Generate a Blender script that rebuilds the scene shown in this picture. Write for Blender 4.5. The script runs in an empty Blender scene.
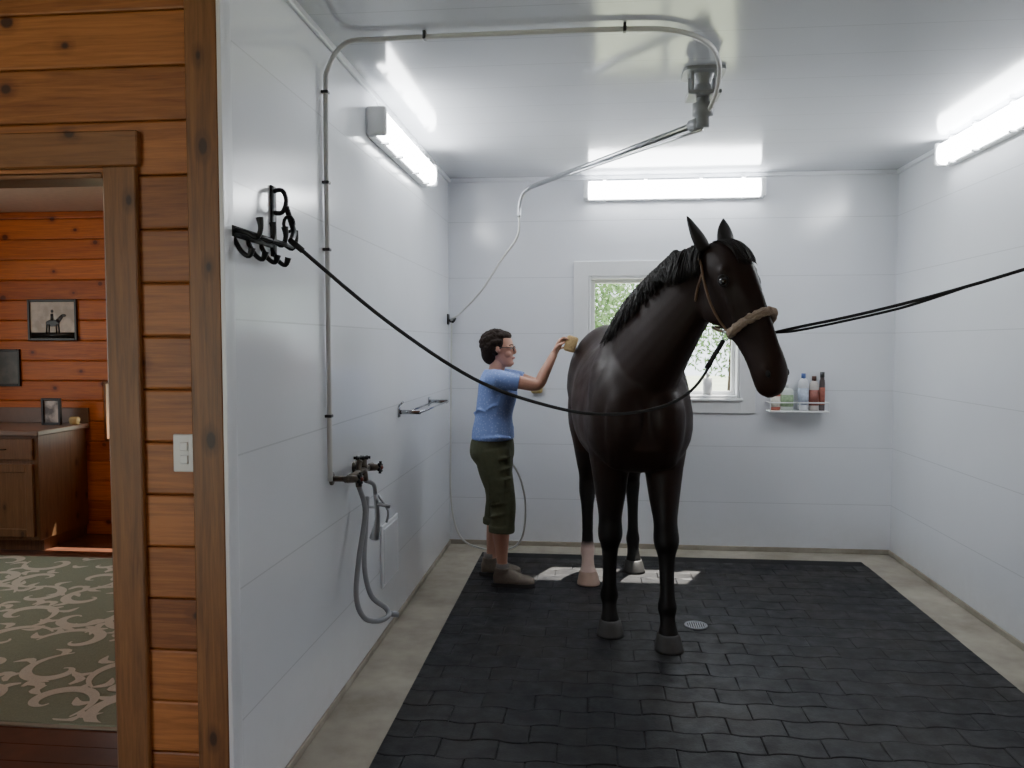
import bpy, bmesh, math, random
from mathutils import Vector, Matrix, noise
random.seed(7)
V3=Vector
pi=math.pi
scene=bpy.context.scene

# ------------------------------------------------------------------ materials
def new_mat(name):
    m=bpy.data.materials.new(name); m.use_nodes=True
    nt=m.node_tree; b=nt.nodes.get('Principled BSDF')
    return m,nt,b
def mathn(nt,op,a,b=None,c=None):
    n=nt.nodes.new('ShaderNodeMath'); n.operation=op
    for i,v in enumerate((a,b,c)):
        if v is None: continue
        if isinstance(v,(int,float)): n.inputs[i].default_value=v
        else: nt.links.new(v,n.inputs[i])
    return n.outputs[0]
def mixc(nt,f,a,b,mode='MIX'):
    n=nt.nodes.new('ShaderNodeMix'); n.data_type='RGBA'; n.blend_type=mode
    def s(i,v):
        if isinstance(v,(int,float)): n.inputs[i].default_value=v
        elif isinstance(v,tuple): n.inputs[i].default_value=(v[0],v[1],v[2],1)
        else: nt.links.new(v,n.inputs[i])
    s(0,f); s(6,a); s(7,b)
    return n.outputs[2]
def noise_n(nt,scale,vec=None,detail=4,rough=.55,dist=0):
    n=nt.nodes.new('ShaderNodeTexNoise'); n.inputs['Scale'].default_value=scale
    n.inputs['Detail'].default_value=detail; n.inputs['Roughness'].default_value=rough
    n.inputs['Distortion'].default_value=dist
    if vec is not None: nt.links.new(vec,n.inputs['Vector'])
    return n
def posn(nt):
    return nt.nodes.new('ShaderNodeNewGeometry').outputs['Position']
def vscale(nt,vec,s):
    n=nt.nodes.new('ShaderNodeVectorMath'); n.operation='MULTIPLY'
    nt.links.new(vec,n.inputs[0]); n.inputs[1].default_value=s
    return n.outputs[0]
def maprange(nt,v,a,b_,c=0,d=1):
    r=nt.nodes.new('ShaderNodeMapRange'); nt.links.new(v,r.inputs[0])
    for i,q in enumerate((a,b_,c,d)): r.inputs[i+1].default_value=q
    return r.outputs[0]
def bump(nt,b,h,strength=.3,dist=.01):
    n=nt.nodes.new('ShaderNodeBump'); n.inputs['Strength'].default_value=strength
    n.inputs['Distance'].default_value=dist
    nt.links.new(h,n.inputs['Height']); nt.links.new(n.outputs[0],b.inputs['Normal'])
def simple(name,col,rough=.5,metal=0,var=.15,vs=20,bmp=0,bs=60,coat=0,spec=.5):
    m,nt,b=new_mat(name)
    p=posn(nt)
    nn=noise_n(nt,vs,p)
    dark=tuple(c*(1-var) for c in col); lite=tuple(min(1,c*(1+var)) for c in col)
    nt.links.new(mixc(nt,nn.outputs['Fac'],dark,lite),b.inputs['Base Color'])
    b.inputs['Roughness'].default_value=rough; b.inputs['Metallic'].default_value=metal
    b.inputs['Coat Weight'].default_value=coat; b.inputs['Specular IOR Level'].default_value=spec
    if bmp:
        bn=noise_n(nt,bs,p); bump(nt,b,bn.outputs['Fac'],bmp,.01)
    return m
def seam_mat(name,col,axis,pitch,off,rough,seamdark=.75):
    m,nt,b=new_mat(name); p=posn(nt)
    sx=nt.nodes.new('ShaderNodeSeparateXYZ'); nt.links.new(p,sx.inputs[0])
    c=mathn(nt,'ADD',sx.outputs[axis],off)
    fr=mathn(nt,'FRACT',mathn(nt,'DIVIDE',c,pitch))
    s=mathn(nt,'LESS_THAN',fr,.005/pitch)
    nn=noise_n(nt,1.3,p,3)
    base=mixc(nt,nn.outputs['Fac'],tuple(x*.94 for x in col),tuple(min(1,x*1.03) for x in col))
    gz=maprange(nt,sx.outputs[2],0,.35,.35,0)
    gn=noise_n(nt,14,p,6,.7)
    g=mathn(nt,'MULTIPLY',gz,gn.outputs['Fac'])
    if axis==2: base=mixc(nt,g,base,(.45,.42,.36))
    base=mixc(nt,s,base,tuple(x*seamdark for x in col))
    nt.links.new(base,b.inputs['Base Color'])
    b.inputs['Roughness'].default_value=rough
    w=noise_n(nt,2.2,p,2)
    h=mathn(nt,'ADD',mathn(nt,'MULTIPLY',s,-.3),mathn(nt,'MULTIPLY',w.outputs['Fac'],.35))
    bump(nt,b,h,.25,.02)
    return m
M_panel=seam_mat('wash_stall_panel',(.80,.82,.865),2,.42,.06,.17,.8)
M_ceil=seam_mat('pvc_ceiling',(.72,.74,.78),1,.31,.1,.12,.80)

def pine(name,a,b_,knot,rough=.45,board=.162,axis_len='x',knotp=.35):
    m,nt,b=new_mat(name); p=posn(nt)
    sx=nt.nodes.new('ShaderNodeSeparateXYZ'); nt.links.new(p,sx.inputs[0])
    hx=mathn(nt,'ADD',sx.outputs[0],sx.outputs[1])
    sc=(1.3,1.3,26.) if axis_len=='x' else (26.,26.,1.3)
    cv=nt.nodes.new('ShaderNodeCombineXYZ')
    ks={'x':(5.0,6.17),'z':(8.5,4.6)}[axis_len]
    nt.links.new(mathn(nt,'MULTIPLY',hx,ks[0]),cv.inputs[0])
    nt.links.new(mathn(nt,'MULTIPLY',sx.outputs[2],ks[1]),cv.inputs[1])
    wob=noise_n(nt,9,p,3)
    vo=nt.nodes.new('ShaderNodeTexVoronoi'); vo.voronoi_dimensions='2D'; vo.inputs['Scale'].default_value=1
    vo.inputs['Randomness'].default_value=.85
    nt.links.new(cv.outputs[0],vo.inputs['Vector'])
    cs=nt.nodes.new('ShaderNodeSeparateColor'); nt.links.new(vo.outputs['Color'],cs.inputs[0])
    on=mathn(nt,'GREATER_THAN',cs.outputs[0],1-knotp)
    rad=mathn(nt,'MULTIPLY',cs.outputs[1],.06)
    dd=mathn(nt,'SUBTRACT',mathn(nt,'ADD',vo.outputs['Distance'],mathn(nt,'MULTIPLY',mathn(nt,'SUBTRACT',wob.outputs['Fac'],.5),.08)),rad)
    k=mathn(nt,'MULTIPLY',maprange(nt,dd,.035,.08,1,0),on)
    halo=mathn(nt,'MULTIPLY',maprange(nt,dd,.05,.22,.28,0),on)
    gv=vscale(nt,p,sc)
    g=noise_n(nt,1.6,gv,7,.62,1.4)
    fine=noise_n(nt,4.5,gv,4,.6,.3)
    f=mathn(nt,'ADD',g.outputs['Fac'],mathn(nt,'MULTIPLY',mathn(nt,'SUBTRACT',fine.outputs['Fac'],.5),.5))
    if axis_len=='x':
        idx=mathn(nt,'FLOOR',mathn(nt,'DIVIDE',mathn(nt,'ADD',sx.outputs[2],.05),board))
        wn=nt.nodes.new('ShaderNodeTexWhiteNoise'); wn.noise_dimensions='1D'; nt.links.new(idx,wn.inputs['W'])
        f=mathn(nt,'ADD',f,mathn(nt,'MULTIPLY',mathn(nt,'SUBTRACT',wn.outputs[0],.5),.35))
    f=mathn(nt,'SUBTRACT',f,halo)
    base=mixc(nt,maprange(nt,f,.25,.78),a,b_)
    base=mixc(nt,mathn(nt,'MULTIPLY',k,.9),base,knot)
    nt.links.new(base,b.inputs['Base Color'])
    b.inputs['Roughness'].default_value=rough
    bump(nt,b,g.outputs['Fac'],.15,.005)
    return m
M_pine=pine('pine_siding',(.21,.066,.015),(.50,.185,.048),(.04,.012,.005))
M_pine_trim=pine('pine_trim',(.14,.056,.017),(.33,.140,.042),(.04,.015,.006),axis_len='z',knotp=.25)
M_pine_trimx=pine('pine_trim_horizontal',(.14,.056,.017),(.31,.130,.042),(.04,.015,.006),knotp=.25)
M_pine_in=pine('pine_room',(.34,.075,.010),(.66,.19,.028),(.10,.018,.004))
M_woodfloor=pine('wood_floor',(.060,.022,.012),(.15,.055,.028),(.04,.015,.01),.3,.12,'x',.1)
M_cab=pine('cabinet_wood',(.13,.065,.028),(.24,.125,.055),(.06,.03,.015),.4,.3,'z',.2)

m,nt,b=new_mat('concrete'); p=posn(nt)
n1=noise_n(nt,2.5,p,8,.7); n2=noise_n(nt,40,p,4)
c=mixc(nt,maprange(nt,n1.outputs['Fac'],.3,.7),(.23,.20,.155),(.50,.46,.38))
c=mixc(nt,mathn(nt,'MULTIPLY',n2.outputs['Fac'],.35),c,(.24,.21,.17))
nt.links.new(c,b.inputs['Base Color']); b.inputs['Roughness'].default_value=.75
bump(nt,b,n2.outputs['Fac'],.15,.005); M_conc=m
m,nt,b=new_mat('black_rubber'); p=posn(nt)
n1=noise_n(nt,1.7,p,6,.65); n2=noise_n(nt,120,p,3); n3=noise_n(nt,9,p,5,.7)
c=mixc(nt,mathn(nt,'MULTIPLY',maprange(nt,n1.outputs['Fac'],.42,.72),n3.outputs['Fac']),(.0035,.004,.006),(.040,.033,.025))
nt.links.new(c,b.inputs['Base Color'])
nt.links.new(maprange(nt,n3.outputs['Fac'],.3,.7,.36,.7),b.inputs['Roughness'])
b.inputs['Specular IOR Level'].default_value=.28
bump(nt,b,n2.outputs['Fac'],.3,.003); M_rubber=m
M_rubber_base=simple('rubber_joint',(.002,.002,.003),.8)

M_white=simple('white_plastic',(.78,.79,.80),.3,var=.03)
M_trimw=simple('white_trim',(.80,.82,.86),.28,var=.03)
M_grayp=simple('gray_plastic',(.26,.27,.28),.4)
M_black=simple('black_plastic',(.012,.012,.013),.35)
M_blackmet=simple('black_iron',(.012,.012,.013),.4,.5)
M_steel=simple('brushed_steel',(.50,.51,.53),.3,1.0,.1)
M_brass=simple('aged_bronze',(.14,.12,.10),.42,.8,.4,60)
M_red=simple('red_valve_handle',(.16,.03,.02),.45)
M_hose=simple('gray_hose',(.26,.27,.29),.35)
M_hosew=simple('white_hose',(.60,.60,.58),.35,var=.05)
M_rope=simple('black_nylon_strap',(.008,.008,.009),.7,var=.3,vs=200)
M_leather=simple('tan_leather',(.15,.085,.045),.5,var=.3,vs=60)
M_fleece=simple('fleece',(.38,.29,.22),.95,var=.35,vs=80,bmp=1,bs=150)
M_skin=simple('skin',(.52,.27,.19),.5,var=.06,vs=8)
M_lip=simple('lips',(.36,.12,.10),.45)
M_eyew=simple('eye_white',(.6,.58,.55),.2)
M_eyed=simple('dark_eye',(.012,.008,.006),.08,coat=.6)
M_hair=simple('dark_brown_hair',(.018,.010,.007),.75,var=.4,vs=120,bmp=.6,bs=130,spec=.2)
M_pants=simple('olive_cotton',(.090,.096,.055),.85,var=.25,vs=30,bmp=.3,bs=40,spec=.3)
M_shoe=simple('brown_suede',(.17,.14,.11),.8,var=.3,vs=60)
M_sole=simple('shoe_sole',(.03,.028,.026),.7)
M_sock=simple('gray_sock',(.20,.18,.17),.9)
M_sponge=simple('sponge',(.60,.42,.20),.9,var=.25,vs=60,bmp=.9,bs=120)
M_yellow=simple('yellow_plastic',(.60,.45,.20),.5)
M_chrome=simple('chrome',(.35,.36,.38),.2,1.0)
m,nt,b=new_mat('blue_print_shirt'); p=posn(nt)
vo=nt.nodes.new('ShaderNodeTexVoronoi'); vo.inputs['Scale'].default_value=60; nt.links.new(p,vo.inputs['Vector'])
f=mathn(nt,'LESS_THAN',vo.outputs['Distance'],.30)
nt.links.new(mixc(nt,mathn(nt,'MULTIPLY',f,.5),(.20,.29,.60),(.44,.52,.80)),b.inputs['Base Color']); b.inputs['Roughness'].default_value=.85
M_shirt=m
m,nt,b=new_mat('dark_bay_coat')
at=nt.nodes.new('ShaderNodeAttribute'); at.attribute_name='Col'
p=posn(nt); nn=noise_n(nt,5,p,5); hn=noise_n(nt,1,vscale(nt,p,(150,150,30)),3)
c=mixc(nt,mathn(nt,'MULTIPLY',nn.outputs['Fac'],.5),at.outputs['Color'],(.3,.28,.26),'MULTIPLY')
nt.links.new(c,b.inputs['Base Color']); nt.links.new(maprange(nt,nn.outputs['Fac'],.3,.7,.42,.62),b.inputs['Roughness'])
b.inputs['Specular IOR Level'].default_value=.22
bump(nt,b,hn.outputs['Fac'],.2,.003); M_coat=m
M_mane=simple('black_horse_hair',(.009,.006,.005),.6,var=.4,vs=50,spec=.3)
M_tail=simple('tail_hair',(.024,.012,.009),.6,var=.5,vs=50,spec=.3)
M_hoof=simple('hoof_horn',(.024,.022,.020),.6,var=.4,vs=30)
M_hoofl=simple('pale_hoof_horn',(.36,.24,.18),.5,var=.2,vs=30)
M_nostril=simple('nostril_dark',(.003,.002,.002),.7)
M_leaf=simple('leaf',(.16,.28,.10),.6,var=.6,vs=3)
M_bark=simple('bark',(.06,.04,.03),.9)
M_grass=simple('gravel_and_grass',(.36,.40,.28),.9,var=.4,vs=1.5)
M_laminate=simple('counter_laminate',(.22,.15,.11),.35)
M_plaster=simple('room_ceiling_paint',(.6,.50,.38),.8)
def emis(name,col,st):
    m,nt,b=new_mat(name)
    b.inputs['Base Color'].default_value=(.9,.9,.9,1)
    b.inputs['Emission Color'].default_value=(*col,1); b.inputs['Emission Strength'].default_value=st
    return m
M_tube=emis('fluorescent_lens',(.95,.98,1.0),28.0)
m,nt,b=new_mat('window_glass'); nt.nodes.remove(b)
tr=nt.nodes.new('ShaderNodeBsdfTransparent'); gl=nt.nodes.new('ShaderNodeBsdfGlossy'); gl.inputs['Roughness'].default_value=.02
mx=nt.nodes.new('ShaderNodeMixShader'); mx.inputs[0].default_value=.06
nt.links.new(tr.outputs[0],mx.inputs[1]); nt.links.new(gl.outputs[0],mx.inputs[2])
nt.links.new(mx.outputs[0],nt.nodes['Material Output'].inputs[0]); M_glass=m

# ------------------------------------------------------------------ mesh helpers
def empty(name,loc=(0,0,0),rz=0):
    e=bpy.data.objects.new(name,None); e.location=loc; e.rotation_euler=(0,0,rz)
    e.empty_display_size=.1
    scene.collection.objects.link(e); return e
def mk(name,bm,mats,parent=None,smooth=False,recalc=True):
    if recalc: bmesh.ops.recalc_face_normals(bm,faces=bm.faces[:])
    me=bpy.data.meshes.new(name); bm.to_mesh(me); bm.free()
    if not isinstance(mats,(list,tuple)): mats=[mats]
    for x in mats: me.materials.append(x)
    if smooth:
        for p_ in me.polygons: p_.use_smooth=True
    o=bpy.data.objects.new(name,me); scene.collection.objects.link(o)
    if parent: o.parent=parent
    return o
def box(bm,lo,hi,bev=0,mi=0,seg=1):
    lo=V3(lo);hi=V3(hi)
    r=bmesh.ops.create_cube(bm,size=1)
    vs=r['verts']
    for v in vs: v.co=V3((lo[i]+hi[i])/2+v.co[i]*(hi[i]-lo[i]) for i in range(3))
    fs=list({f for v in vs for f in v.link_faces})
    if bev:
        es=list({e for v in vs for e in v.link_edges})
        r2=bmesh.ops.bevel(bm,geom=es,offset=bev,segments=seg,affect='EDGES',profile=.5)
        fs=list({f for v in r2['verts'] for f in v.link_faces})
    for f in fs: f.material_index=mi
    return fs
def catmull(rows,sub):
    n=len(rows)
    if sub<=1: return [list(r) for r in rows]
    out=[]
    for i in range(n-1):
        p0=rows[max(i-1,0)];p1=rows[i];p2=rows[i+1];p3=rows[min(i+2,n-1)]
        for k in range(sub):
            t=k/sub
            out.append([.5*((2*b_)+(-a+c_)*t+(2*a-5*b_+4*c_-d)*t*t+(-a+3*b_-3*c_+d)*t**3) for a,b_,c_,d in zip(p0,p1,p2,p3)])
    out.append(list(rows[-1])); return out
def rings(bm,secs,seg,e=2.0,mi=0,caps=True):
    prev=None;first=None;fs=[]
    for s in secs:
        c=V3(s[0:3]);U=V3(s[3:6]);W=V3(s[6:9]);k=s[9]
        ring=[]
        for j in range(seg):
            a=2*pi*j/seg; ca,sa=math.cos(a),math.sin(a)
            x=math.copysign(abs(ca)**(2/e),ca); y=math.copysign(abs(sa)**(2/e),sa)
            ring.append(bm.verts.new(c+U*x*(1-k*y)+W*y))
        if prev:
            for j in range(seg):
                fs.append(bm.faces.new((prev[j],prev[(j+1)%seg],ring[(j+1)%seg],ring[j])))
        else: first=(ring,c)
        prev=ring; last=(ring,c)
    if caps:
        for (r,c),flip in ((first,True),(last,False)):
            v=bm.verts.new(c)
            for j in range(seg):
                t=(r[j],r[(j+1)%seg],v)
                fs.append(bm.faces.new(t[::-1] if flip else t))
    for f in fs: f.material_index=mi
    return fs
def loft(bm,secs,seg=24,sub=4,e=2.2,mi=0):
    rows=[list(c)+list(U)+list(W)+[k] for c,U,W,k in secs]
    return rings(bm,catmull(rows,sub),seg,e,mi)
def limb(bm,pts,seg=16,sub=4,ref=(1,0,0),e=2.0,mi=0):
    rows=[]
    for p_ in pts:
        p_=list(p_)
        if len(p_)==4: p_.append(p_[3])
        rows.append(p_)
    rows=catmull(rows,sub); ref=V3(ref); secs=[]
    for i,r in enumerate(rows):
        a=V3(rows[max(i-1,0)][:3]); b_=V3(rows[min(i+1,len(rows)-1)][:3])
        t=(b_-a)
        t=t.normalized() if t.length>1e-9 else V3((0,0,1))
        U=ref-ref.dot(t)*t
        if U.length<1e-3: U=t.orthogonal()
        U.normalize(); W=t.cross(U)
        secs.append(r[:3]+list(U*r[3])+list(W*r[4])+[0])
    return rings(bm,secs,seg,e,mi)
def tube(bm,pts,r,seg=8,sub=4,mi=0):
    n=len(pts)
    rr=r if isinstance(r,(list,tuple)) else [r]*n
    rows=catmull([list(p_)+[q] for p_,q in zip(pts,rr)],sub)
    secs=[];U=None
    for i,x in enumerate(rows):
        a=V3(rows[max(i-1,0)][:3]); b_=V3(rows[min(i+1,len(rows)-1)][:3]); t=(b_-a)
        t=t.normalized() if t.length>1e-9 else V3((0,0,1))
        if U is None: U=t.orthogonal()
        U=U-U.dot(t)*t
        if U.length<1e-5: U=t.orthogonal()
        U.normalize(); W=t.cross(U)
        secs.append(x[:3]+list(U*x[3])+list(W*x[3])+[0])
    return rings(bm,secs,seg,2,mi)
def ball(bm,c,r,mi=0,sub=3,rot=None):
    q=bmesh.ops.create_icosphere(bm,subdivisions=sub,radius=1)
    if not hasattr(r,'__len__'): r=(r,r,r)
    for v in q['verts']:
        w=V3((v.co.x*r[0],v.co.y*r[1],v.co.z*r[2]))
        if rot: w=rot@w
        v.co=V3(c)+w
    for f in {f for v in q['verts'] for f in v.link_faces}: f.material_index=mi
    return q['verts']
def remesh(o,vox,it=3,fac=.5):
    md=o.modifiers.new('r','REMESH'); md.mode='VOXEL'; md.voxel_size=vox; md.use_smooth_shade=True
    if it:
        sm=o.modifiers.new('s','SMOOTH'); sm.factor=fac; sm.iterations=it
    dg=bpy.context.evaluated_depsgraph_get(); dg.update()
    me=bpy.data.meshes.new_from_object(o.evaluated_get(dg))
    mats=list(o.data.materials)
    o.modifiers.clear(); o.data=me
    if not me.materials:
        for x in mats: me.materials.append(x)
    for p_ in me.polygons: p_.use_smooth=True; p_.material_index=0
    return o

# ------------------------------------------------------------------ dimensions
XL,XR,YF,YB,ZC=-1.09,2.18,2.32,6.05,2.79

bm=bmesh.new(); box(bm,(-1.17,-3.4,-.15),(6.2,6.3,0)); box(bm,(-6.2,-3.4,-.15),(-1.17,2.34,0)); mk('floor',bm,M_conc)
bm=bmesh.new()
y=2.34
while y<6.18:
    box(bm,(-5.7,y+.001,-.15),(-1.17,min(y+.119,6.18),.0),.0015); y+=.12
mk('floor_tack_room',bm,M_woodfloor)
bm=bmesh.new(); box(bm,(XL-.06,YF+.005,0),(XL,YB,ZC)); mk('wall_left',bm,M_panel)
bm=bmesh.new(); box(bm,(XR,YF-.1,0),(XR+.15,YB+.15,ZC)); mk('wall_right',bm,M_panel)
WX0,WX1,WZ0,WZ1=-.03,1.09,1.14,2.05
bm=bmesh.new()
box(bm,(XL-.08,YB,0),(WX0,YB+.15,ZC)); box(bm,(WX1,YB,0),(XR+.0,YB+.15,ZC))
box(bm,(WX0,YB,0),(WX1,YB+.15,WZ0)); box(bm,(WX0,YB,WZ1),(WX1,YB+.15,ZC)); mk('wall_back',bm,M_panel)
bm=bmesh.new(); box(bm,(XL-.15,YF-.0,ZC),(XR+.15,YB+.15,ZC+.1)); mk('ceiling',bm,M_ceil)
bm=bmesh.new(); box(bm,(XL,YF,ZC-.03),(XL+.02,YB,ZC),.004); mk('trim_1',bm,M_trimw)
bm=bmesh.new(); box(bm,(XL+.02,YB-.02,ZC-.03),(XR-.02,YB,ZC),.004); mk('trim_2',bm,M_trimw)
bm=bmesh.new(); box(bm,(XR-.02,YF,ZC-.03),(XR,YB,ZC),.004); mk('trim_3',bm,M_trimw)
bm=bmesh.new(); box(bm,(XL-.008,YF-.032,0),(XL+.006,YF+.005,ZC),.002); box(bm,(XL,YF-.0,0),(XL+.006,YF+.035,ZC),.001); mk('trim_4',bm,M_trimw)
bm=bmesh.new(); box(bm,(XL,YB-.012,0),(XR,YB,.035),.003); mk('baseboard_back',bm,M_conc)
bm=bmesh.new(); box(bm,(XL,YF+.05,0),(XL+.012,YB-.012,.03),.003); mk('baseboard_left',bm,M_conc)
bm=bmesh.new(); box(bm,(XR-.012,YF+.05,0),(XR,YB-.012,.035),.003); mk('baseboard_right',bm,M_conc)

DX0,DX1,DZ=-2.42,-1.462,2.075
def boards(bm,x0,x1,z0,z1,yf,th,holes=(),pitch=.162,off=0.05,bev=.007):
    z=-off
    while z<z1:
        a,b_=max(z,z0),min(z+pitch,z1)
        if b_-a>.02:
            segs=[(x0,x1)]
            for hx0,hx1,hz0,hz1 in holes:
                if (a+b_)/2>hz0 and (a+b_)/2<hz1:
                    ns=[]
                    for s0,s1 in segs:
                        if hx0>s0: ns.append((s0,min(hx0,s1)))
                        if hx1<s1: ns.append((max(hx1,s0),s1))
                    segs=[q for q in ns if q[1]-q[0]>.01]
            for s0,s1 in segs: box(bm,(s0,yf,a+.001),(s1,yf+th,b_-.001),bev,seg=2)
        z+=pitch
def sheath(bm,x0,x1,z0,z1,y0,y1,h):
    box(bm,(x0,y0,z0),(h[0],y1,z1)); box(bm,(h[1],y0,z0),(x1,y1,z1))
    if h[2]>z0: box(bm,(h[0],y0,z0),(h[1],y1,h[2]))
    box(bm,(h[0],y0,h[3]),(h[1],y1,z1))
bm=bmesh.new(); boards(bm,-5.7,XL-.008,0,3.2,YF,.03,[(DX0,DX1,-1,DZ+.02)])
box(bm,(-5.7,YF+.029,0),(DX0,YF+.12,3.2)); box(bm,(DX1,YF+.029,0),(XL-.06,YF+.12,3.2)); box(bm,(DX0,YF+.029,DZ),(DX1,YF+.12,3.2))
mk('wall_front',bm,M_pine)
bm=bmesh.new(); box(bm,(DX1-.005,YF-.022,0),(DX1+.098,YF,2.08),.004)
box(bm,(DX0-.10,YF-.022,0),(DX0+.005,YF,2.08),.004)
box(bm,(DX1-.02,YF+.0,0),(DX1+.0,YF+.125,2.07),.003); box(bm,(DX0,YF,0),(DX0+.02,YF+.125,2.07),.003)
mk('trim_5',bm,M_pine_trim)
bm=bmesh.new(); box(bm,(DX0-.12,YF-.026,2.08),(DX1+.108,YF,2.185),.004); box(bm,(DX0+.02,YF,2.05),(DX1-.02,YF+.125,2.07),.002); mk('trim_6',bm,M_pine_trimx)
bm=bmesh.new(); box(bm,(XL-.108,YF-.03,0),(XL-.008,YF-.0,3.2),.004); mk('trim_7',bm,M_pine_trim)
bm=bmesh.new(); boards(bm,XR+.15,6.2,0,3.2,YF,.1); boards(bm,XL-.008,XR+.15,ZC+.1,3.2,YF,.1); mk('wall_front_right',bm,M_pine)
bm=bmesh.new(); boards(bm,-6.2,6.2,0,3.2,-3.3,.1,[(-5.2,-2.2,-1,2.5)]); mk('wall_aisle',bm,M_pine)  # unseen opening added so daylight reaches the pine front wall
bm=bmesh.new(); box(bm,(-6.3,-3.4,0),(-6.2,YF+.12,3.2)); mk('aisle_light_block_left',bm,M_pine)  # unseen end wall, added to cut daylight entering from the front
bm=bmesh.new(); box(bm,(6.2,-3.4,0),(6.3,-2.2,3.2)); box(bm,(6.2,0.2,0),(6.3,YF+.12,3.2)); box(bm,(6.2,-2.2,2.4),(6.3,.2,3.2)); mk('aisle_light_block_right',bm,M_pine)  # unseen end wall added to limit front daylight, partly open
bm=bmesh.new(); box(bm,(-6.2,-3.3,3.2),(6.2,YF+.12,3.3)); mk('ceiling_aisle',bm,M_pine)
bm=bmesh.new()
hx=(-3.90,-2.9,.76,1.246)
boards(bm,-5.7,-1.2,0,2.6,YB,.10,[hx],bev=.009)
sheath(bm,-5.7,-1.2,0,2.6,YB+.08,YB+.15,hx)
mk('wall_tack_room_back',bm,M_pine_in)
bm=bmesh.new()
box(bm,(-5.8,YF+.12,0),(-5.7,3.0,2.7));box(bm,(-5.8,4.6,0),(-5.7,YB+.15,2.7));box(bm,(-5.8,3.0,0),(-5.7,4.6,.9));box(bm,(-5.8,3.0,2.15),(-5.7,4.6,2.7)); mk('wall_tack_room_left',bm,M_pine_in)  # opening added out of view to let more daylight into this room
bm=bmesh.new(); box(bm,(-1.21,YF+.12,0),(-1.15,YB,2.6)); mk('wall_tack_room_right',bm,M_pine_in)
bm=bmesh.new(); box(bm,(-5.8,YF+.12,2.6),(-1.16,YB+.15,2.7)); mk('ceiling_tack_room',bm,M_plaster)

# ---- windows
def fr(bm,x0,x1,z0,z1,y0,y1,w,bev=.004):
    box(bm,(x0,y0,z0),(x0+w,y1,z1),bev);box(bm,(x1-w,y0,z0),(x1,y1,z1),bev)
    box(bm,(x0+w,y0,z0),(x1-w,y1,z0+w),bev);box(bm,(x0+w,y0,z1-w),(x1-w,y1,z1),bev)
we=empty('window_1',((WX0+WX1)/2,YB,(WZ0+WZ1)/2))
hw=(WX1-WX0)/2; hh=(WZ1-WZ0)/2
bm=bmesh.new()
fr(bm,-hw-.11,hw+.11,-hh-.11,hh+.11,-.014,0,.11,.002)
fr(bm,-hw,hw,-hh,hh,-.005,.14,.022)
fr(bm,-hw+.022,.02,-hh+.022,hh-.022,.06,.09,.028)
fr(bm,-.02,hw-.022,-hh+.022,hh-.022,.09,.12,.028)
box(bm,(-hw-.02,-.03,-hh-.02),(hw+.02,.0,-hh),.004)
mk('frame',bm,M_white,we)
bm=bmesh.new(); box(bm,(-hw+.05,.072,-hh+.05),(0,.076,hh-.05)); box(bm,(0,.102,-hh+.05),(hw-.05,.106,hh-.05)); mk('glass',bm,M_glass,we)
w2=empty('window_2',((hx[0]+hx[1])/2,YB,(hx[2]+hx[3])/2)); bm=bmesh.new()
fr(bm,-.5,.5,-.24,.24,.0,.12,.02,.002); mk('frame',bm,M_pine_trim,w2)
w3=empty('added_daylight_window',(-5.7,3.8,1.525)); bm=bmesh.new()  # frame of the added, unseen opening that brightens the tack room
fr(bm,-.9,.9,-.72,.72,-.03,0,.1); fr(bm,-.8,.8,-.625,.625,0,.08,.04); box(bm,(-.02,.02,-.6),(.02,.05,.6)); mk('frame',bm,M_pine_trim,w3); w3.rotation_euler=(0,0,pi/2)

# ---- fluorescent fixtures
def fixture(name,loc,rz):
    e=empty(name,loc,rz)
    bm=bmesh.new()
    box(bm,(-.635,-.045,-.075),(.635,0,.075),.012,seg=3)
    for s in (-1,1):
        box(bm,(s*.635-.02,-.10,-.07),(s*.635+.02,-.0,.07),.014,seg=3)
        for q in (.2,.5): box(bm,(s*q-.012,-.075,-.08),(s*q+.012,-.01,-.068),.002); box(bm,(s*q-.012,-.075,.068),(s*q+.012,-.01,.08),.002)
    mk('housing',bm,M_white,e)
    bm=bmesh.new()
    loft(bm,[((x,-.045,0),(0,.053,0),(0,0,.064),0) for x in (-.615,-.3,0,.3,.615)],24,1,3.0)
    mk('lens',bm,M_tube,e,True)
    return e
fixture('fluorescent_light',(.585,YB,2.675),0)
fixture('fluorescent_light',(XL,4.47,2.62),pi/2)
fixture('fluorescent_light',(XR,4.56,2.70),-pi/2)

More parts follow.
